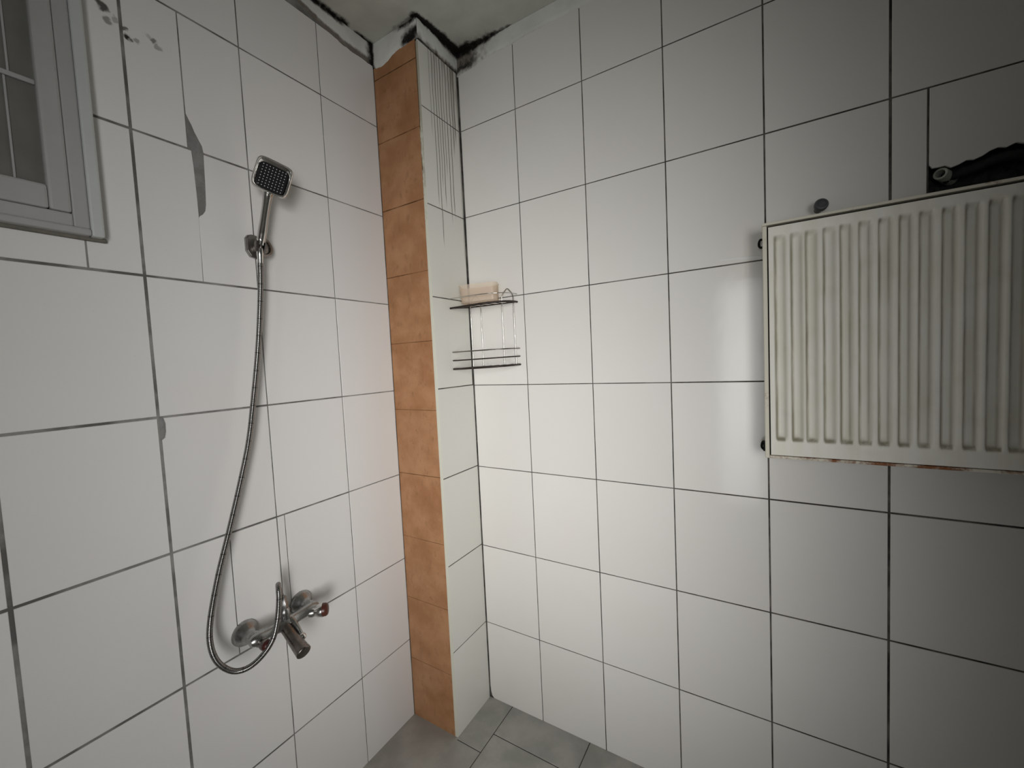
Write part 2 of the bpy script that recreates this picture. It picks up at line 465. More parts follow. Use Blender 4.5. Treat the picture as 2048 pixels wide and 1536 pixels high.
# doorway (seen only as a reflection) and a wide opening added for the two main lights
for b in ((0.0, 0.94, 0, HC), (0.94, 1.21, 1.94, HC), (1.21, 1.65, 0, HC), (1.65, 2.49, 0, 0.35), (1.65, 2.49, 2.00, HC), (2.49, XR, 0, HC)):
    box(bm, b[0], b[1], YB - 0.1, YB, b[2], b[3])
wall_back = struct(from_bm('wall_back', bm, M['wall_plain']))

# ceiling with mould along the corner
def seg_d(p, a, b):
    p, a, b = Vector(p), Vector(a), Vector(b); ab = b - a
    t = max(0, min(1, (p - a).dot(ab) / ab.length_squared)); return (p - a - t * ab).length, t
def fbm(x, y, z=0.0):
    return mnoise.fractal(Vector((x, y, z)), 0.8, 2.0, 4)
def sm(x, a, b):
    t = max(0.0, min(1.0, (x - a) / (b - a))); return t * t * (3 - 2 * t)
def fall(d, far, near):
    return sm(d, max(far, near + 0.004), near)
def add_attr(me, fn):
    at = me.attributes.new('mould', 'FLOAT_VECTOR', 'POINT')
    for i, v in enumerate(me.vertices): at.data[i].vector = fn(v.co)
xs = [-0.05 + 0.006 * i for i in range(131)] + [0.8, 1.1, 1.5, 2.0, XR + 0.1]
ys = [0.05 - 0.006 * i for i in range(178)] + [-1.1, -1.5, -2.0, YB - 0.1]
V = [(x, y, HC) for y in ys for x in xs]
W = len(xs)
Fc = [(j * W + i, j * W + i + 1, (j + 1) * W + i + 1, (j + 1) * W + i) for j in range(len(ys) - 1) for i in range(W - 1)]
k0 = len(V)
x0c, x1c, y0c, y1c = xs[0], xs[-1], ys[-1], ys[0]
V += [(x0c, y0c, HC + 0.1), (x1c, y0c, HC + 0.1), (x1c, y1c, HC + 0.1), (x0c, y1c, HC + 0.1)]
Fc.append((k0, k0 + 1, k0 + 2, k0 + 3))
me = bpy.data.meshes.new('ceiling'); me.from_pydata(V, [], Fc); me.update()
def ceil_mould(c):
    n = fbm(c.x * 18, c.y * 18)
    dark = 0.0; brown = 0.0
    d, t = seg_d((c.x, c.y), (0.0, -0.34), (0.0, -0.66)); dark = max(dark, 0.95 * fall(d, 0.034 + 0.012 * n, 0.006))
    d, t = seg_d((c.x, c.y), (0.0, -0.225), (0.0, -0.285)); dark = max(dark, 1.0 * fall(d, 0.026, 0.004))
    d, t = seg_d((c.x, c.y), (0.09, -CY), (CX, -CY)); dark = max(dark, (0.25 + 0.6 * t) * fall(d, 0.026 + 0.014 * n, 0.002))
    d, t = seg_d((c.x, c.y), (CX, -CY), (CX, 0.0)); dark = max(dark, 1.1 * fall(d, 0.030 + 0.026 * t + 0.014 * n, 0.010 + 0.02 * t))
    d, t = seg_d((c.x, c.y), (CX, 0.0), (0.47, 0.0)); dark = max(dark, (1.05 - 0.35 * t) * fall(d, 0.050 * (1 - t) + 0.017 + 0.016 * n, 0.002 + 0.018 * (1 - t)))
    d, t = seg_d((c.x, c.y), (CX, 0.0), (0.55, 0.0)); brown = max(brown, 0.5 * (1 - t) * fall(d, 0.09, 0.01))
    return (dark, brown, 0)
add_attr(me, ceil_mould)
ceiling = struct(link_mesh('ceiling', me, M['ceiling']), 'painted ceiling with black mould along the corner')

# ------------------------------------------------------------------ tiles, right wall
def jw(v): return v / 2
gr = 0.0028
RG = [0.007, 0.0030, 0.0031, 0.0033, 0.0040, 0.0052, 0.0055, 0.006, 0.006, 0.006]   # joint widths by column line
rows_r = [TOPR] + zr + [-0.0025]
for i in range(len(Vx) - 1):
    a0, a1 = Vx[i] + RG[i] / 2, Vx[i + 1] - RG[i + 1] / 2
    for r in range(len(rows_r) - 1):
        g = gr + 0.0006 * max(0, i - 2)
        b1 = rows_r[r] - (g / 2 if r else 0); b0 = rows_r[r + 1] + g / 2
        if i == 5 and r == 2:
            continue
        poly = None
        if i == 0 and r == 7:      # rounded-off corner at the foot of the corner
            poly = [(a0 + 0.016, b0), (a1, b0), (a1, b1), (a0, b1), (a0, b0 + 0.05), (a0 + 0.002, b0 + 0.026), (a0 + 0.007, b0 + 0.009)]
        place_tile(wall_right, 'right', 0, a0, a1, b0, b1, M['tile_right'], poly)
# the cut and broken tiles above the radiator
b0, b1 = zr[2] + gr / 2, zr[1] - gr / 2
place_tile(wall_right, 'right', 0, Vx[5] + 0.003, 1.5512, b0, b1, M['tile_right'])
brk = [(1.5553, 1.812), (1.561, 1.8035), (1.570, 1.803), (1.582, 1.8035), (1.592, 1.797), (1.604, 1.800), (1.616, 1.806), (1.628, 1.804), (1.640, 1.808), (1.652, 1.816), (1.664, 1.8195), (1.676, 1.816),
       (1.690, 1.8215), (1.705, 1.815), (1.722, 1.822), (1.739, 1.818), (1.739, b1), (1.5553, b1)]
place_tile(wall_right, 'right', 0, 1.5553, 1.739, 1.80, b1, M['tile_right'], brk)
place_tile(wall_right, 'right', 0, 1.5553, 1.739, b0, 1.702, M['tile_right'])

# ------------------------------------------------------------------ tiles, left wall
LG = [0.002, 0.0030, 0.0032, 0.0062, 0.0068, 0.008, 0.007, 0.007, 0.007, 0.007]
rows_l = [TOPL] + zl + [-0.0025]
CUT1, CUT2 = -0.8365, -0.8275
WY = -1.024          # right edge of the window opening in the tiles
for i in range(len(Ly) - 1):
    a1, a0 = Ly[i] - LG[i] / 2, Ly[i + 1] + LG[i + 1] / 2
    for r in range(len(rows_l) - 1):
        g = 0.0032 + 0.0009 * min(i, 4)
        b1 = rows_l[r] - (g / 2 if r else 0); b0 = rows_l[r + 1] + g / 2
        T = M['tile_left']; P = lambda *a, **k: place_tile(wall_left, 'left', 0, *a, T, **k)
        if i == 2 and r == 1:      # cut tile with a broken corner
            P(a0, CUT1 - 0.0016, b0, b1)
            P(CUT1 + 0.0012, a1, b0, b1, poly=[(-0.8042, b0), (a1, b0), (a1, b1), (CUT1 + 0.0012, b1), (CUT1 + 0.0012, 2.066), (-0.8305, 2.053), (-0.8254, 2.0425), (-0.8205, 2.028), (-0.8120, 2.010), (-0.8062, 1.9985)])
        elif i == 2 and r == 2:
            P(a0, CUT2 - 0.0010, b0, b1, poly=[(a0, b0), (CUT2 - 0.0025, b0), (CUT2 + 0.001, 1.810), (CUT2 + 0.0008, 1.858), (CUT2 - 0.001, 1.943), (CUT2 - 0.003, b1), (a0, b1)])
            P(CUT2 + 0.0009, a1, b0, b1, poly=[(CUT2 - 0.0010, b0), (a1, b0), (a1, b1), (-0.8042, b1), (-0.8050, 1.950), (-0.8062, 1.900), (-0.8085, 1.850), (-0.8112, 1.834), (-0.8168, 1.824), (-0.8244, 1.8175), (CUT2 + 0.0012, 1.812)])
        elif i == 2 and r == 4:    # chipped edge under the joint
            P(a0, a1, b0, b1, poly=[(a0, b0), (a1, b0), (a1, b1), (a0 + 0.0065, b1), (a0 + 0.0095, 1.300), (a0 + 0.0090, 1.280), (a0 + 0.0060, 1.266), (a0, 1.2615)])
        elif i == 2 and r == 5:    # fitted around the mixer
            P(a0, -0.8222, b0, b1); P(-0.8198, a1, b0, b1)
        elif i == 1 and r == 5:
            P(-0.6708, a1, b0, b1); P(a0, -0.6732, b0, b1)
        elif i == 3 and r == 0:
            P(a0, a1, 2.44, b1); P(WY + 0.0, a1, b0, 2.437)
        elif i == 3 and r == 1:
            P(WY, a1, b0, b1)
        elif i == 3 and r == 2:
            P(-1.0390, a1, b0, 1.708, poly=[(-1.0390, b0), (a1, b0), (a1, b1), (WY, b1), (WY, 1.708), (-1.0390, 1.708)])
            P(a0, -1.0422, b0, 1.708)
        elif i in (4, 5) and r in (1, 2) or i in (4, 5) and r == 0:
            if r == 2: P(a0, a1, b0, 1.708)
            elif r == 0: P(a0, a1, 2.44, b1)
        else:
            P(a0, a1, b0, b1)
def patch(name, plane, off, poly, mat, parent, t=0.003):
    A, B, N = PLANES[plane]
    me = tile_mesh(poly, mat, t, 0.0006); me.name = name
    o = bpy.data.objects.new(name, me); COL.objects.link(o); o.parent = parent
    pos = N * off
    o.matrix_local = Matrix(((A.x, B.x, N.x, pos.x), (A.y, B.y, N.y, pos.y), (A.z, B.z, N.z, pos.z), (0, 0, 0, 1)))
    return o
patch('mortar_patch', 'left', -0.0006, [(-0.8375, 1.981), (-0.8285, 1.9785), (-0.8268, 1.857), (-0.8250, 1.812), (-0.8168, 1.823), (-0.8100, 1.834), (-0.8070, 1.850), (-0.8045, 1.900), (-0.8030, 1.950), (-0.8030, 1.996), (-0.8058, 2.000), (-0.8115, 2.0115), (-0.8200, 2.030), (-0.8250, 2.044), (-0.8300, 2.055), (-0.8362, 2.067)], M['mortar'], wall_left)
patch('mortar_patch', 'left', -0.0006, [(-0.9465, 1.261), (-0.9405, 1.266), (-0.9370, 1.280), (-0.9366, 1.300), (-0.9395, 1.3165), (-0.9465, 1.3165)], M['mortar'], wall_left)
patch('sealant_smear', 'right', 0.0006, [(1.118, 1.6660), (1.130, 1.6655), (1.226, 1.6560), (1.226, 1.6640), (1.175, 1.6695), (1.130, 1.6715), (1.119, 1.6705)], M['sealant'], wall_right, 0.0012)

# ------------------------------------------------------------------ tiles, boxed-in corner
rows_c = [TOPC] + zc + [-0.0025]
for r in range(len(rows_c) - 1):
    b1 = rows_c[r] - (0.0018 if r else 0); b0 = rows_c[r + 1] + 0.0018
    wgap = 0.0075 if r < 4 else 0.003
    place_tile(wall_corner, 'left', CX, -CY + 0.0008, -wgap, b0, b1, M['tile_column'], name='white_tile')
zo = [2.548, 2.4735, 2.244, 1.996, 1.7465, 1.4965, 1.244, 0.995, 0.743, 0.494, 0.240, -0.0025]
for r in range(len(zo) - 1):
    g = 0.0030 if r < 4 else (0.0012 if r < 6 else (0.0022 if r == 6 else 0.0009))
    poly = None
    b1 = zo[r] - g / 2; b0 = zo[r + 1] + g / 2
    xa, xb = 0.002, 0.2118
    place_tile(wall_corner, 'right', CY, xa, xb, b0, b1, M['orange'], name='orange_tile')
bm = bmesh.new(); box(bm, 0.0005, 0.2125, -CY + 0.0006, -CY + GD + 0.001, 0.001, 2.546)
jo = from_bm('orange_joint', bm, M['orange_grout'], wall_corner)
# cream edge of the white tiles, dirty towards the top
def trim_material():
    t = NT('cream tile edge with old adhesive'); p = t.pos(); xyz = t.sep(p)
    n = t.noise(p, 1, 5, 0.7, (90, 90, 16))
    d = t.ramp(t.math('ADD', n, t.ramp(xyz[2], 1.45, 2.5, -0.28, 0.16)), 0.46, 0.62)
    side = t.ramp(xyz[0], 0.2200, 0.2150)
    d = t.math('MULTIPLY', d, t.math('ADD', t.math('MULTIPLY', side, 0.6), 0.4))
    t.color(t.mix(d, (0.66, 0.655, 0.56), (0.13, 0.075, 0.03))); t.set(rough=0.5, spec=0.35)
    t.bump(n, 0.3, 0.001)
    return t.m
box_obj('edge_strip', (0.2128, CX - 0.0002, -CY - 0.0018, -CY + 0.004, 0.001, 2.525), trim_material(), wall_corner, 0.0012).name = 'edge_strip'

# ------------------------------------------------------------------ plaster bands under the ceiling
def band(name, plane, off, a0, a1, ztop, bottom, fn, mat, thick, step=0.004, nz=26):
    """irregular plaster band: lower edge bottom(a), thickness feathering out downwards"""
    A, B, N = PLANES[plane]
    n = max(2, int((a1 - a0) / step)); V = []; Fc = []
    for j in range(nz + 1):
        for i in range(n + 1):
            a = a0 + (a1 - a0) * i / n; zb = bottom(a); z = ztop + (zb - ztop) * j / nz
            t = thick * (1 - sm(j / nz, 0.75, 1.0)) + 0.0007 * fbm(a * 60, z * 60, off)
            if j == nz: t = -0.003
            V.append(A * a + B * z + N * (off + t))
    w = n + 1
    for j in range(nz):
        for i in range(n): Fc.append(((j + 1) * w + i, (j + 1) * w + i + 1, j * w + i + 1, j * w + i))
    me = bpy.data.meshes.new(name); me.from_pydata(V, [], Fc); me.update()
    for p in me.polygons: p.use_smooth = True
    add_attr(me, fn)
    return link_mesh(name, me, mat)
def left_bottom(y): return 2.5235 + 0.055 * sm(y, -0.33, -0.62) + 0.004 * fbm(y * 25, 3.1)
def left_fn(c):
    h = HC - c.z; f = (c.z - left_bottom(c.y)) / max(HC - left_bottom(c.y), 1e-3)
    n = fbm(c.y * 30, c.z * 30, 1.7)
    brown = 0.95 * sm(f, 0.36 + 0.08 * n, 0.16) * sm(c.y, -0.20, -0.26)
    dark = 0.0
    if c.y < -0.33: dark = 0.9 * fall(h, 0.020 + 0.008 * n, 0.002) * sm(c.y, -0.325, -0.36)
    dark = max(dark, sm(c.y, -0.262 + 0.010 * n, -0.222))
    return (dark, brown, 0)
pl_left = struct(band('trim_1', 'left', 0.0, -1.6, -CY - 0.0005, HC - 0.0005, left_bottom, left_fn, M['plaster'], 0.004), 'dirty plaster strip above the left wall tiles')
def orange_bottom(x): return 2.516 - 0.008 * sm(x, 0.0, 0.04) + 0.022 * sm(x, 0.05, 0.125) + 0.004 * sm(x, 0.125, 0.2242) + 0.003 * fbm(x * 40, 9.0)
def orange_fn(c):
    n = fbm(c.x * 32, c.z * 32, 5.0); h = HC - c.z
    dark = sm(c.x, 0.130 + 0.03 * n, 0.180) * fall(abs(h - 0.050 - 0.1 * (0.2 - c.x)), 0.040 + 0.012 * n, 0.004) * 0.95
    dark = max(dark, sm(c.x, 0.095, 0.17) * fall(h, 0.022 + 0.01 * n, 0.002) * 0.9)
    dark = max(dark, fall(c.x, 0.022 + 0.006 * n, 0.002) * 1.0)
    return (dark, 0.0, 0)
pl_or = struct(band('trim_2', 'right', CY + 0.0012, -0.0005, CX + 0.004, HC - 0.0005, orange_bottom, orange_fn, M['plaster'], 0.004, 0.003, 30), 'mouldy plaster patch above the orange tiles')
def col_bottom(y): return 2.528 + 0.012 * sm(y, -0.06, -0.2) + 0.003 * fbm(y * 40, 2.0)
def col_fn(c):
    n = fbm(c.y * 35, c.z * 35, 8.0); h = HC - c.z
    t = sm(c.y, -0.2, -0.02)
    dark = fall(h, 0.006 + 0.030 * t + 0.012 * n, 0.0)
    dark = max(dark, 0.75 * fall(c.z, 2.550 + 0.010 * n, 2.526) * sm(c.y, -0.19, -0.12))
    brown = 0.9 * fall(c.z, 2.560 + 0.012 * n, 2.530)
    return (dark, brown, 0)
pl_col = struct(band('trim_3', 'left', CX, -CY - 0.004, 0.0, HC - 0.0005, col_bottom, col_fn, M['plaster'], 0.004, 0.003, 30), 'mouldy plaster strip above the white corner tiles')
def right_bottom(x): return 2.520 + 0.018 * sm(x, 0.25, 0.40) + 0.004 * sm(x, 0.47, 0.56) + 0.004 * fbm(x * 22, 4.0)
def right_fn(c):
    n = fbm(c.x * 26, c.z * 26, 6.0); h = HC - c.z
    s = c.x - CX
    dark = (1.0 - 0.4 * sm(s, 0.1, 0.25)) * fall(h, 0.034 * (1 - sm(s, 0.0, 0.20)) + 0.008 + 0.010 * n, 0.001) * fall(s, 0.262, 0.225)
    dark = max(dark, 0.75 * fall(abs(h - 0.058 - 0.02 * n + 0.15 * s), 0.024, 0.004) * fall(s, 0.150 + 0.04 * n, 0.04))
    brown = 0.95 * fall(s, 0.19 + 0.06 * n, 0.04) * fall(h, 0.095, 0.05)
    brown = max(brown, 0.4 * fall(c.z, right_bottom(c.x) + 0.008, right_bottom(c.x)) * fall(s, 0.5, 0.3))
    return (dark, brown, 0)
pl_right = struct(band('trim_4', 'right', 0.0, CX - 0.002, 2.4, HC - 0.0005, right_bottom, right_fn, M['plaster'], 0.0035), 'stained plaster strip above the right wall tiles')

# ------------------------------------------------------------------ floor tiles
fx = [-0.003, 0.3340, 0.6665, 0.9995, 1.3325, 1.6655, 1.9985, 2.3315, 2.50]
for i in range(len(fx) - 1):
    yj = [0.0005]
    y = -0.224 if i == 0 else -0.140
    while y > -2.4: yj.append(y); y -= 0.333
    yj.append(-2.4)
    for j in range(len(yj) - 1):
        a0, a1, b1, b0 = fx[i] + 0.0016, fx[i + 1] - 0.0016, yj[j] - (0.0016 if j else 0), yj[j + 1] + 0.0016
        poly = None
        if i == 0 and j == 0: a0 = CX - 0.002
        if i == 0 and j == 1: poly = [(a0, b0), (a1, b0), (a1, b1), (CX + 0.0015, b1), (CX + 0.0015, -CY + 0.001), (a0, -CY + 0.001)]
        place_tile(floor_o, 'floor', 0, a0, a1, b0, b1, M['floor'], poly, t=0.005)

# ------------------------------------------------------------------ window in the left wall
win = struct(bpy.data.objects.new('window_1', None), 'white painted window with dusty panes in the left wall'); COL.objects.link(win)
win.location = (0, -1.20, 1.708)
wy0, wy1, wz0, wz1 = -1.56, -1.0145, 1.714, 2.44
def wbox(name, y0, y1, z0, z1, x0, x1, mat, bev=0.003): return box_obj(name, (x0, x1, y0, y1, z0, z1), mat, win, bev)
wbox('casing_moulding', wy1 - 0.021, wy1, wz0, wz1, 0.001, 0.024, M['casing_edge'], 0.004)
wbox('casing_moulding', wy0, wy0 + 0.021, wz0, wz1, 0.001, 0.024, M['casing_edge'], 0.004)
wbox('casing_moulding', wy0 + 0.021, wy1 - 0.021, wz0, wz0 + 0.014, 0.001, 0.026, M['casing'], 0.004)
wbox('casing_moulding', wy0 + 0.021, wy1 - 0.021, wz1 - 0.02, wz1, 0.001, 0.024, M['casing_edge'], 0.004)
wbox('frame_stile', wy1 - 0.046, wy1 - 0.021, wz0 + 0.014, wz1 - 0.02, 0.001, 0.020, M['casing'])
wbox('frame_stile', wy0 + 0.021, wy0 + 0.046, wz0 + 0.014, wz1 - 0.02, 0.001, 0.020, M['casing'])
wbox('frame_rail', wy0 + 0.046, wy1 - 0.046, wz0 + 0.014, wz0 + 0.040, 0.001, 0.020, M['casing'])
wbox('frame_rail', wy0 + 0.046, wy1 - 0.046, wz1 - 0.045, wz1 - 0.02, 0.001, 0.020, M['casing'])
wbox('sash_stile', wy1 - 0.078, wy1 - 0.0462, wz0 + 0.041, wz1 - 0.046, 0.001, 0.022, M['casing'], 0.005)
wbox('sash_stile', wy0 + 0.0462, wy0 + 0.078, wz0 + 0.041, wz1 - 0.046, 0.001, 0.022, M['casing'], 0.005)
wbox('sash_rail', wy0 + 0.078, wy1 - 0.078, wz0 + 0.041, wz0 + 0.088, 0.001, 0.022, M['casing'], 0.005)
wbox('sash_rail', wy0 + 0.078, wy1 - 0.078, wz1 - 0.09, wz1 - 0.046, 0.001, 0.022, M['casing'], 0.005)
wbox('pane', wy0 + 0.076, wy1 - 0.076, wz0 + 0.086, wz1 - 0.088, 0.0045, 0.0085, M['glass'], 0.0)
wbox('glazing_bar', wy0 + 0.078, wy1 - 0.078, 1.9935, 2.003, 0.0088, 0.014, M['casing'], 0.002)
wbox('glazing_bar', -1.1335, -1.1300, wz0 + 0.088, 1.9933, 0.0088, 0.011, M['casing'], 0.001)
wbox('glazing_bar', -1.1275, -1.1240, 2.0032, wz1 - 0.09, 0.0088, 0.011, M['casing'], 0.001)
wbox('sealant_bead', wy0, wy1 + 0.006, wz0 - 0.007, wz0 + 0.003, 0.0008, 0.008, M['grime'], 0.003)
for o in win.children: o.data.transform(Matrix.Translation(-win.location))

# ------------------------------------------------------------------ radiator
RX0, RX1, RZ0, RZ1, RYF, RYB = 1.2268, 1.829, 1.1235, 1.7245, -0.085, -0.018
rad = thing('radiator', 'cream panel radiator with vertical ribs and rusty edges on the tiled wall', 'radiator', (1.52, -0.05, RZ0))
chan = [1.2527, 1.2869, 1.3171, 1.352, 1.3839, 1.4183, 1.4532, 1.4877, 1.5208, 1.5566, 1.5916, 1.6253, 1.6583, 1.6925, 1.7265, 1.7605, 1.7945]
px0, px1, pz0, pz1 = RX0 + 0.0128, RX1 - 0.0128, RZ0 + 0.0095, RZ1 - 0.0095
CW = [0.0205] * len(chan)
xs = {px0, px1}
for a, w in zip(chan, CW):
    if a + w < px1:
        for d in (-0.0044, -0.0024, -0.001, 0.0, 0.001, 0.0024, 0.0045, 0.007): xs.add(a + d)
        for d in (-0.0065, -0.003, 0.0, 0.003, 0.0052): xs.add(a + w + d)
xs = sorted(xs)
cz0, cz1 = 1.172, 1.6915
zs = [pz0, cz0 - 0.006, cz0 - 0.003, cz0, cz0 + 0.004, cz0 + 0.010, cz0 + 0.02, 1.3, 1.45, 1.6, cz1 - 0.016, cz1 - 0.010, cz1 - 0.005, cz1 - 0.002, cz1 + 0.001, cz1 + 0.004, pz1]
def depth(x, z):
    d = 0.0
    for a, w in zip(chan, CW):
        if a + w < px1: d = max(d, sm(x, a - 0.002, a + 0.002) * sm(x, a + w + 0.005, a + w - 0.006))
    return 0.0125 * d * sm(z, cz0 - 0.004, cz0 + 0.012) * sm(z, cz1 + 0.003, cz1 - 0.012)
V = [(x, RYF + depth(x, z), z) for z in zs for x in xs]; W = len(xs)
Fc = [(j * W + i, j * W + i + 1, (j + 1) * W + i + 1, (j + 1) * W + i) for j in range(len(zs) - 1) for i in range(W - 1)]
# folded-back rim
rim = [i for i in range(W)] + [(j) * W + W - 1 for j in range(1, len(zs))] + [(len(zs) - 1) * W + i for i in range(W - 2, -1, -1)] + [j * W for j in range(len(zs) - 2, 0, -1)]
k0 = len(V); V += [(V[i][0], RYF + 0.010, V[i][2]) for i in rim]
for q in range(len(rim)):
    q2 = (q + 1) % len(rim); Fc.append((rim[q2], rim[q], k0 + q, k0 + q2))
me = bpy.data.meshes.new('front_panel'); me.from_pydata(V, [], Fc); me.update()
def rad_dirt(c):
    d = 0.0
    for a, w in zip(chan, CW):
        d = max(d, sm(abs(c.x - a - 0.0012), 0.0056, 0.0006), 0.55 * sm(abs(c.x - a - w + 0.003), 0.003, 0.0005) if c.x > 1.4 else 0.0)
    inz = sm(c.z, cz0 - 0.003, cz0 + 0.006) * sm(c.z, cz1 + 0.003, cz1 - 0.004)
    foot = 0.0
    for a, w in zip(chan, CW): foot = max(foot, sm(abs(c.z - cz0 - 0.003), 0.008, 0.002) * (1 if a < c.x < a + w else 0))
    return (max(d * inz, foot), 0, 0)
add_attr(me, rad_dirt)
fp = sharp(link_mesh('front_panel', me, M['radiator'], rad), 60)
box_obj('side_cover', (RX0, RX0 + 0.0098, RYF - 0.0005, RYB, RZ0, RZ1 - 0.004), M['rad_edge'], rad, 0.0025)
box_obj('side_cover', (RX1 - 0.0098, RX1, RYF - 0.0005, RYB, RZ0, RZ1 - 0.004), M['rad_edge'], rad, 0.0025)
box_obj('top_cover', (RX0 - 0.001, RX1 + 0.001, RYF - 0.001, RYB, RZ1 - 0.0036, RZ1 + 0.003), M['rad_edge'], rad, 0.0015)
box_obj('bottom_flange', (RX0 + 0.0100, RX1 - 0.0100, RYF + 0.0005, RYF + 0.012, RZ0 + 0.0005, RZ0 + 0.0075), M['rad_rust'], rad, 0.0012)
box_obj('inner_panel', (RX0 + 0.0100, RX1 - 0.0100, RYF + 0.0160, RYB, RZ0 + 0.006, RZ1 - 0.0042), M['rad_dark'], rad)
for zz in (1.690, 1.146):
    bm = bmesh.new()
    pts = spline([(RX0 + 0.001, -0.030, zz + 0.009), (RX0 - 0.004, -0.030, zz + 0.010), (RX0 - 0.0075, -0.030, zz + 0.003), (RX0 - 0.0075, -0.030, zz - 0.006), (RX0 - 0.003, -0.030, zz - 0.011), (RX0 + 0.001, -0.030, zz - 0.010)], 4)
    sweep(bm, pts, 0.0030, 8)
    if zz < 1.2: box(bm, RX0 - 0.0045, RX0 + 0.0005, -0.05, -0.028, zz - 0.012, zz + 0.012)
    from_bm('bracket_hook', bm, M['black'], rad)
for bx in (1.40, 1.66):
    box_obj('wall_bracket', (bx, bx + 0.03, RYB - 0.002, 0.0, RZ0 + 0.10, RZ1 - 0.12), M['rad_edge'], rad)
adopt(rad)

# plug, crumb and the open pipe hole above the radiator
plug = thing('wall_plug', 'small dark grey round plastic plug on a stub above the radiator', 'plug', (1.352, 0.0, 1.763))
lathe('stub', (1.349, 0.0, 1.757), (0.12, -1, 0.12), [(0.0, 0.0085), (0.022, 0.0085)], M['plug'], plug, 16)
lathe('cap', (1.352, -0.022, 1.7600), (0.12, -1, 0.12), [(0.0, 0.0105), (0.002, 0.0145), (0.012, 0.0150), (0.015, 0.0130), (0.0155, 0.0095), (0.0135, 0.0085), (0.0135, 0.0)], M['plug'], plug, 24)
adopt(plug)
bm = bmesh.new()
bmesh.ops.create_icosphere(bm, subdivisions=2, radius=1.0)
for v in bm.verts:
    v.co *= 1 + 0.25 * fbm(v.co.x * 2, v.co.y * 2, v.co.z * 2)
    v.co = Vector((v.co.x * 0.013 , v.co.y * 0.007, max(v.co.z, -0.35) * 0.006))
cr = tag(from_bm('plaster_crumb', bm, M['crumb']), 'small white plaster crumb lying on top of the radiator', 'crumb')
cr.location = (1.392, -0.050, RZ1 + 0.0050)

ring_c = Vector((1.5775, 0.010, 1.789))
pipe = thing('pipe_end', 'grey white plastic pipe end in the broken hole above the radiator', 'pipe', ring_c)
bm = bmesh.new()
seg, prof = 24, [(0.0, 0.0085), (0.0, 0.0125), (0.004, 0.0135), (0.050, 0.0135), (0.050, 0.0085), (0.012, 0.0085)]
ax = Vector((0.55, 0.80, -0.12)).normalized(); u = ax.cross(Vector((0, 0, 1))).normalized(); v = ax.cross(u)
rings = [[bm.verts.new(ring_c + ax * (d - 0.004) + r * (math.cos(2 * PI * k / seg) * u + math.sin(2 * PI * k / seg) * v)) for k in range(seg)] for d, r in prof]
for i in range(len(rings)):
    for k in range(seg):
        A_, B_ = rings[i], rings[(i + 1) % len(rings)]
        bm.faces.new((A_[k], A_[(k + 1) % seg], B_[(k + 1) % seg], B_[k]))
sharp(from_bm('pipe_wall', bm, M['pipe_plastic'], pipe), 40)
adopt(pipe)
bm = bmesh.new()
pts = spline([(1.585, 0.030, 1.782), (1.605, 0.022, 1.786), (1.63, 0.016, 1.789), (1.66, 0.012, 1.797), (1.69, 0.012, 1.799), (1.725, 0.02, 1.792)], 6)
sweep(bm, pts, [0.011 + 0.004 * fbm(i * 0.4, 0, 0) for i in range(len(pts))], 12)
tag(from_bm('pipe_lagging', bm, M['lagging'], smooth=True), 'black lumpy pipe lagging running along the hole above the radiator', 'pipe')
bm = bmesh.new()
nx, nz = 26, 12; vs = []
for j in range(nz + 1):
    for i in range(nx + 1):
        x = HX0 + (HX1 - HX0) * i / nx; z = HZ0 + (HZ1 - HZ0) * j / nz
        y = 0.060 - 0.030 * sm(z, 1.79, 1.72) - 0.018 * fbm(x * 30, z * 30, 2)
        vs.append(bm.verts.new((x, y, z)))
for j in range(nz):
    for i in range(nx):
        a = j * (nx + 1) + i; bm.faces.new((vs[a], vs[a + 1], vs[a + nx + 2], vs[a + nx + 1]))
hb = from_bm('broken_mortar', bm, M['rubble'], wall_right)

# ------------------------------------------------------------------ shower: holder, hand shower, hose
hold = thing('shower_holder', 'chrome wall bracket holding the hand shower', 'holder', (0, -0.700, 1.765))
bm = bmesh.new()
poly = [(-0.0215, 0.020), (-0.0215, -0.014), (-0.012, -0.030), (0.004, -0.033), (0.018, -0.026), (0.0215, -0.012), (0.0215, 0.018), (0.014, 0.030), (-0.006, 0.032), (-0.017, 0.028)]
lo = [bm.verts.new((0.0, -0.7005 + a, 1.765 + b)) for a, b in poly]; hi = [bm.verts.new((0.012, -0.7005 + a, 1.765 + b)) for a, b in poly]
bm.faces.new(lo[::-1]); bm.faces.new(hi)
for i in range(len(poly)): j = (i + 1) % len(poly); bm.faces.new((lo[i], lo[j], hi[j], hi[i]))
bmesh.ops.bevel(bm, geom=[e for e in bm.edges if all(abs(v_.co.x - 0.012) < 1e-5 for v_ in e.verts)], offset=0.003, segments=2, affect='EDGES')
from_bm('wall_plate', bm, M['plate_chrome'], hold)
lathe('pivot', (0.010, -0.6935, 1.762), (1, 0.28, -0.02), [(0.0, 0.014), (0.010, 0.016), (0.016, 0.026), (0.019, 0.0285), (0.023, 0.0285), (0.026, 0.026), (0.0265, 0.02), (0.022, 0.018), (0.022, 0.0)], M['dark_chrome'], hold)
bm = bmesh.new()   # cradle cup around the cone
ux = Vector((0.12, 0.08, 1)).normalized()
hc = Vector((0.049, -0.7068, 1.755))
u1 = ux.cross(Vector((0, 1, 0))).normalized(); v1 = ux.cross(u1)
prof = [(-0.014, 0.0100), (-0.014, 0.0130), (0.012, 0.0145), (0.014, 0.0135), (0.014, 0.0118)]
n = 20; rings = []
for d, r in prof:
    rings.append([bm.verts.new(hc + ux * d + r * (math.cos(a) * u1 + math.sin(a) * v1)) for a in [PI + 0.75 + (2 * PI - 1.5) * k / (n - 1) for k in range(n)]])
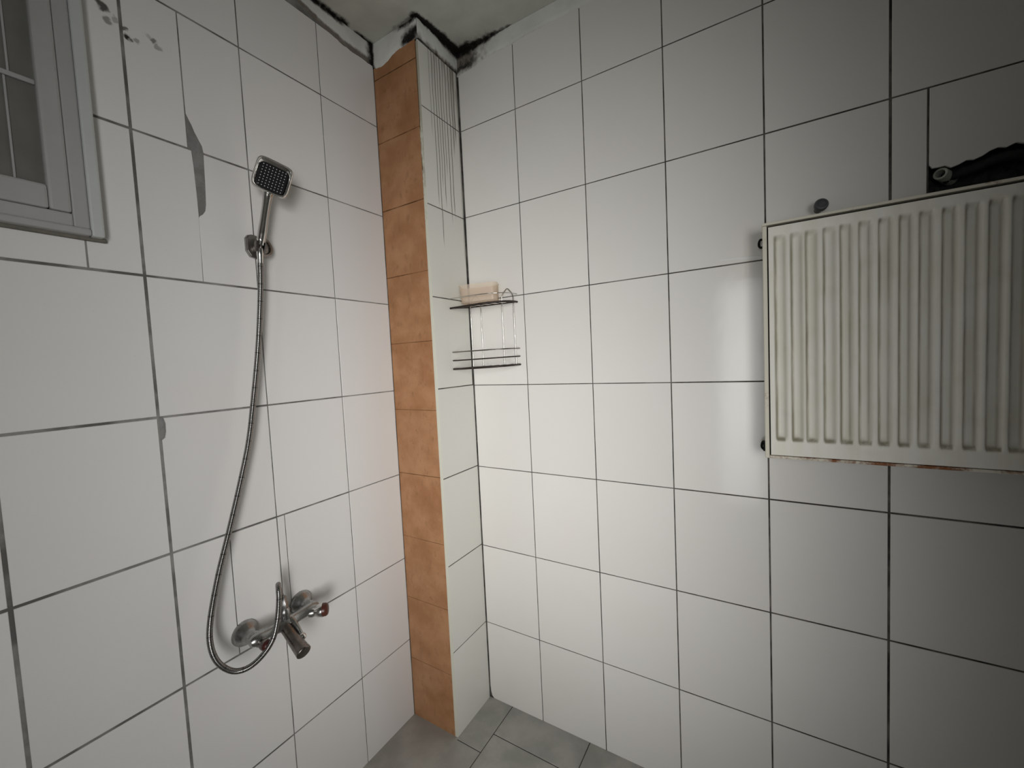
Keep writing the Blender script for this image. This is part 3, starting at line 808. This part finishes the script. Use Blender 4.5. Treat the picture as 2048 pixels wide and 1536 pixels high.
for i in range(len(rings)):
    A_, B_ = rings[i], rings[(i + 1) % len(rings)]
    for k in range(n - 1): bm.faces.new((A_[k], A_[k + 1], B_[k + 1], B_[k]))
bm.faces.new([r_[0] for r_ in rings]); bm.faces.new([r_[-1] for r_ in rings][::-1])
sharp(from_bm('cradle', bm, M['dark_chrome'], hold), 40)
adopt(hold)

hs = thing('hand_shower', 'chrome hand shower with square black spray face in the wall bracket', 'shower head', (0.05, -0.7068, 1.755))
HB = Vector((0.0500, -0.7066, 1.7590)); HP = Vector((0.0860, -0.6787, 1.9412))
nn = Vector((0.88185, -0.42573, -0.20272)).normalized()
u = Vector((0.30697, 0.19199, 0.93215)); u = (u - u.dot(nn) * nn).normalized()
rr = u.cross(nn).normalized()
def sup(hx, hy, off, n=48, ex=5.0):
    out = []
    for k in range(n):
        a = 2 * PI * k / n; c, s = math.cos(a), math.sin(a)
        out.append((hx * math.copysign(abs(c) ** (2 / ex), c), hy * math.copysign(abs(s) ** (2 / ex), s), off))
    return out
def head_pt(p): return HP + rr * p[0] + u * p[1] + nn * p[2]
S = 0.0450
bm = bmesh.new(); rings = []
for k, off, ex in ((0.30, -0.026, 2.2), (0.62, -0.024, 3.0), (0.86, -0.018, 4.0), (0.97, -0.009, 5), (1.0, -0.002, 5.5), (1.0, 0.003, 5.5), (0.975, 0.0065, 5.5), (0.93, 0.0080, 5.5), (0.905, 0.0072, 5.5), (0.89, 0.0055, 5.5), (0.875, 0.0062, 5.5), (0.77, 0.0015, 6), (0.755, -0.001, 6)):
    rings.append([bm.verts.new(head_pt(p)) for p in [(q[0], q[1] - (0.0030 if k < 0.80 and off > -0.002 else 0.0), q[2]) for q in sup(S * k, S * 0.97 * k, off, ex=ex)]])
for i in range(len(rings) - 1):
    for k in range(48): bm.faces.new((rings[i][k], rings[i][(k + 1) % 48], rings[i + 1][(k + 1) % 48], rings[i + 1][k]))
bm.faces.new(rings[0][::-1]); bm.faces.new(rings[-1])
sharp(from_bm('head', bm, M['chrome'], hs), 42)
bm = bmesh.new()
r0 = [bm.verts.new(head_pt((p[0], p[1] - 0.003, p[2]))) for p in sup(S * 0.752, S * 0.732, -0.0012, ex=6)]; r1 = [bm.verts.new(head_pt((p[0], p[1] - 0.003, p[2]))) for p in sup(S * 0.752, S * 0.732, 0.0016, ex=6)]
bm.faces.new(r1)
for k in range(48): bm.faces.new((r0[k], r0[(k + 1) % 48], r1[(k + 1) % 48], r1[k]))
sp = from_bm('spray_plate', bm, M['black'], hs); sp['label'] = 'black rubber spray face with rows of pale nozzles'
bm = bmesh.new()
for i in range(8):
    for j in range(8):
        cx_, cy_ = (i - 3.5) * S * 0.172, (j - 3.5) * S * 0.172 - 0.003
        ra = [bm.verts.new(head_pt((cx_ + 0.0015 * math.cos(a), cy_ + 0.0015 * math.sin(a), 0.0014))) for a in [2 * PI * q / 6 for q in range(6)]]
        rb = [bm.verts.new(head_pt((cx_ + 0.0011 * math.cos(a), cy_ + 0.0011 * math.sin(a), 0.0034))) for a in [2 * PI * q / 6 for q in range(6)]]
        bm.faces.new(rb)
        for q in range(6): bm.faces.new((ra[q], ra[(q + 1) % 6], rb[(q + 1) % 6], rb[q]))
nz_ = from_bm('nozzles', bm, M['nozzle'], sp); nz_['kind'] = 'stuff'
HT = HP - u * 0.036 - nn * 0.0210
def along(t): return HB + (HT - HB) * t
hp = [HB, along(0.07), along(0.10), along(0.25), along(0.48), along(0.68), along(0.82), along(0.92), HT]
bendb = [0, 0, 0, 0.001, 0.0015, 0.001, 0.0, -0.001, 0.0]
hp = [p + nn * b for p, b in zip(hp, bendb)]
hr = [0.0092, 0.0098, 0.0108, 0.0112, 0.0100, 0.0102, 0.0112, 0.0128, 0.0150]
pp = spline(hp, 4); rrad = []
for i in range(len(hr) - 1):
    for k in range(4): rrad.append(hr[i] + (hr[i + 1] - hr[i]) * sm(k / 4, 0, 1))
rrad.append(hr[-1])
tube('handle', pp, rrad, M['chrome'], hs, 24)
adopt(hs)

HO = [(0.05, -0.7084, 1.7485), (0.0485, -0.7092, 1.728), (0.047, -0.7119, 1.665), (0.045, -0.7187, 1.5827), (0.045, -0.7326, 1.4729), (0.045, -0.7526, 1.3511), (0.045, -0.7747, 1.232), (0.047, -0.8033, 1.1311), (0.05, -0.8414, 1.0116), (0.053, -0.8756, 0.9099),
      (0.06, -0.9036, 0.8115), (0.063, -0.9094, 0.7524), (0.068, -0.8992, 0.7027), (0.075, -0.8728, 0.665), (0.085, -0.843, 0.6559), (0.095, -0.8125, 0.6698), (0.105, -0.787, 0.702), (0.11, -0.7728, 0.7501), (0.105, -0.7622, 0.7982),
      (0.095, -0.7560, 0.8220), (0.080, -0.7480, 0.8280), (0.066, -0.7395, 0.808), (0.060, -0.7320, 0.780), (0.060, -0.7285, 0.762)]
hose = thing('shower_hose', 'long flexible steel hose looping from the wall bracket down to the mixer tap', 'hose', HO[13])
tube('hose_pipe', spline(HO, 10), 0.0069, M['hose'], hose, 14, True)
lathe('hose_nut', (0.05, -0.7084, 1.7500), (-0.02, -0.03, -1), [(0.0, 0.0085), (0.004, 0.0090), (0.016, 0.0088), (0.024, 0.0076), (0.040, 0.0070)], M['chrome'], hose, 16)
lathe('hose_nut', (0.060, -0.7270, 0.744), (0, -0.03, 1), [(0.0, 0.0105), (0.014, 0.0108), (0.018, 0.0090), (0.034, 0.0082)], M['dull_chrome'], hose, 6)
adopt(hose)

# ------------------------------------------------------------------ mixer tap
mix = thing('shower_mixer', 'two handle chrome mixer tap with spout on the left wall', 'tap', (0.0, -0.725, 0.70))
ZM, XM = 0.700, 0.060
for yy in (-0.805, -0.645):
    lathe('escutcheon', (0.0, yy, ZM), (1, 0, 0), [(0.0, 0.0345), (0.004, 0.0340), (0.012, 0.0300), (0.022, 0.0215), (0.030, 0.0165), (0.036, 0.0150)], M['dull_chrome'], mix, 32)
    lathe('union_nut', (0.034, yy, ZM), (1, 0, 0), [(0.0, 0.0150), (0.002, 0.0178), (0.016, 0.0178), (0.018, 0.0160), (0.024, 0.0160)], M['dull_chrome'], mix, 6)
pp = [(XM, -0.822, ZM), (XM, -0.815, ZM), (XM, -0.800, ZM), (XM, -0.782, ZM), (XM, -0.760, ZM - 0.001), (XM, -0.742, ZM - 0.002), (XM, -0.725, ZM - 0.002), (XM, -0.708, ZM - 0.002), (XM, -0.690, ZM - 0.001), (XM, -0.668, ZM), (XM, -0.650, ZM), (XM, -0.635, ZM), (XM, -0.628, ZM)]
tube('body', pp, [0.010, 0.0155, 0.0170, 0.0135, 0.0130, 0.0165, 0.0200, 0.0165, 0.0150, 0.0155, 0.0175, 0.0155, 0.010], M['dull_chrome'], mix, 24)
lathe('outlet', (XM, -0.7265, ZM + 0.012), (0, -0.02, 1), [(0.0, 0.013), (0.010, 0.012), (0.014, 0.0145), (0.026, 0.0145), (0.032, 0.011)], M['dull_chrome'], mix, 12)
for yy, cm, lab, ax_, sc in ((-0.803, 'cap_dark', 'dark maroon handle cap', (1, 0.25, -0.12), 0.80), (-0.657, 'red_cap', 'red brown handle cap', (0.72, 0.66, 0.06), 1.12)):
    axv = Vector(ax_).normalized(); o_ = Vector((XM + 0.004, yy, ZM - 0.008))
    h = lathe('handle', o_, axv, [(d_ * sc, r_ * sc) for d_, r_ in ((0.0, 0.0135), (0.008, 0.0140), (0.012, 0.0128), (0.016, 0.0135), (0.022, 0.0165), (0.030, 0.0178), (0.034, 0.0174))], M['dark_chrome'] if yy < -0.7 else M['chrome'], mix, 20)
    c_ = lathe('handle_cap', o_ + axv * 0.0335 * sc, axv, [(d_ * sc, r_ * sc) for d_, r_ in ((0.0, 0.0170), (0.008, 0.0166), (0.012, 0.0135), (0.0135, 0.006), (0.0135, 0.0))], M[cm], h, 20)
    c_['label'] = lab
pts = spline([(XM + 0.002, -0.7310, ZM - 0.004), (XM + 0.020, -0.7310, ZM - 0.014), (XM + 0.042, -0.7320, ZM - 0.027), (XM + 0.066, -0.7325, ZM - 0.039), (XM + 0.088, -0.7330, ZM - 0.049), (XM + 0.096, -0.7332, ZM - 0.0525)], 5)
rad_ = [0.0160 + 0.0036 * sm(i / (len(pts) - 1), 0.3, 0.9) for i in range(len(pts))]
rad_[-1] = 0.0125; rad_[-2] = 0.0165; rad_[-3] = 0.0185
tube('spout', pts, rad_, M['dark_chrome'], mix, 24)
lv = tube('diverter_lever', [(XM + 0.008, -0.7150, ZM + 0.006), (XM + 0.022, -0.7140, ZM + 0.001), (XM + 0.040, -0.7130, ZM - 0.013), (XM + 0.052, -0.7130, ZM - 0.027)], [0.0100, 0.0074, 0.0060, 0.0054], M['dull_chrome'], mix, 16)
bm = bmesh.new(); bmesh.ops.create_uvsphere(bm, u_segments=20, v_segments=14, radius=0.0105)
for v_ in bm.verts: v_.co += Vector((XM + 0.055, -0.7130, ZM - 0.0310))
from_bm('lever_ball', bm, M['chrome'], lv, True)
adopt(mix)

# ------------------------------------------------------------------ corner shelf and soap dish
sh = thing('corner_shelf', 'rusty two tier wire shelf hanging in the tiled corner', 'shelf', (0.235, -0.01, 1.39))
def rail_pts(z0, z1, ax=0.2205, ay=0.1215, ex=3.0, n=28):
    out = []
    for k in range(n + 1):
        a = PI / 2 * k / n; c, s = math.cos(a) ** (2 / ex) if k < n else 0.0, math.sin(a) ** (2 / ex)
        out.append((CX + 0.0025 + ax * s, -0.003 - ay * c, z0 + (z1 - z0) * k / n))
    return out
RW = 0.0019
tube('rail', rail_pts(1.653, 1.6575), 0.0015, M['wire'], sh, 8)['label'] = 'thin bright upper rail'
tube('rail', rail_pts(1.6175, 1.6285), 0.0036, M['rust_wire'], sh, 8)
tube('rail', rail_pts(1.453, 1.4560, 0.222), 0.0022, M['dark_chrome'], sh, 8)
tube('rail', rail_pts(1.4215, 1.4265, 0.222), 0.0024, M['rust_wire'], sh, 8)
tube('rail', rail_pts(1.3895, 1.3955, 0.222), 0.0036, M['rust_wire'], sh, 8)
def shelf_y(x, ax=0.2205, ay=0.1215, ex=3.0): 
    q = max(0.0, min(1.0, (x - CX - 0.0025) / ax)); return -0.003 - ay * (1 - q ** ex) ** (1 / ex)
for zz0, zz1, UPB in ((1.6175, 1.6285, 0.0125), (1.3895, 1.3955, 0.003)):
    tube('back_wire', [(CX + 0.004, -0.004, zz0 + UPB), (0.446, -0.004, zz1)], 0.0020, M['rust_wire'], sh, 8)
    tube('back_wire', [(CX + 0.004, -0.006, zz0 + UPB), (CX + 0.004, -0.123, zz0)], 0.0020, M['rust_wire'], sh, 8)
    for x in (0.258, 0.290, 0.322, 0.354, 0.386, 0.418):
        z = zz0 + (zz1 - zz0) * (x - CX) / 0.222
        tube('cross_wire', [(x, -0.005, z + (UPB if UPB < 0.01 else (zz0 + UPB + (zz1 - zz0 - UPB) * (x - CX) / 0.222 - z))), (x, shelf_y(x), z)], 0.0014, M['rust_wire'], sh, 6)
# uprights: two wires bent into an arch at the top
for xl, xr in ((0.2370, 0.2870), (0.3850, 0.4362)):
    zt = 1.655 if xl > 0.3 else 1.648
    pts = [(xl + 0.0003, -0.012, 1.393), (xl, -0.012, 1.50), (xl, -0.012, zt - 0.02)] + [(xl + 0.0005, -0.012, zt - 0.004), (xl + 0.006, -0.012, zt + 0.008), ((xl + xr) / 2 - 0.005, -0.011, zt + 0.0235), ((xl + xr) / 2, -0.0105, zt + 0.0262), ((xl + xr) / 2 + 0.005, -0.011, zt + 0.0235), (xr - 0.006, -0.012, zt + 0.008), (xr - 0.0005, -0.012, zt - 0.004)] + [(xr, -0.012, zt - 0.02), (xr, -0.012, 1.50), (xr + 0.0005, -0.012, 1.396)]
    tube('upright', pts, 0.0019, M['wire'], sh, 8)
adopt(sh)

dish = thing('soap_dish', 'translucent beige plastic soap dish on the upper tier of the wire shelf', 'dish', (0.320, -0.058, 1.6330))
def rrect(hx, hy, r, z, n=6):
    out = []
    for cx_, cy_, a0 in ((hx - r, hy - r, 0), (-hx + r, hy - r, PI / 2), (-hx + r, -hy + r, PI), (hx - r, -hy + r, 3 * PI / 2)):
        for k in range(n + 1): a = a0 + PI / 2 * k / n; out.append((cx_ + r * math.cos(a), cy_ + r * math.sin(a), z))
    return out
bm = bmesh.new(); rings = []
for hx, hy, r, z in ((0.060, 0.034, 0.016, 0.0), (0.063, 0.037, 0.018, 0.003), (0.0655, 0.039, 0.018, 0.062), (0.0672, 0.0405, 0.018, 0.0645), (0.0672, 0.0405, 0.018, 0.0665), (0.0645, 0.038, 0.017, 0.0665), (0.0635, 0.037, 0.017, 0.060), (0.0610, 0.0345, 0.016, 0.004), (0.054, 0.030, 0.014, 0.0025)):
    rings.append([bm.verts.new(p) for p in rrect(hx, hy, r, z)])
nk = len(rings[0])
for i in range(len(rings) - 1):
    for k in range(nk): bm.faces.new((rings[i][k], rings[i][(k + 1) % nk], rings[i + 1][(k + 1) % nk], rings[i + 1][k]))
bm.faces.new(rings[0][::-1]); bm.faces.new(rings[-1])
tub = sharp(from_bm('dish_tub', bm, M['dish'], dish), 40)
for v_ in tub.data.vertices: v_.co.x *= 1.08
dish.rotation_euler = (0, math.radians(-2.4), math.radians(26))
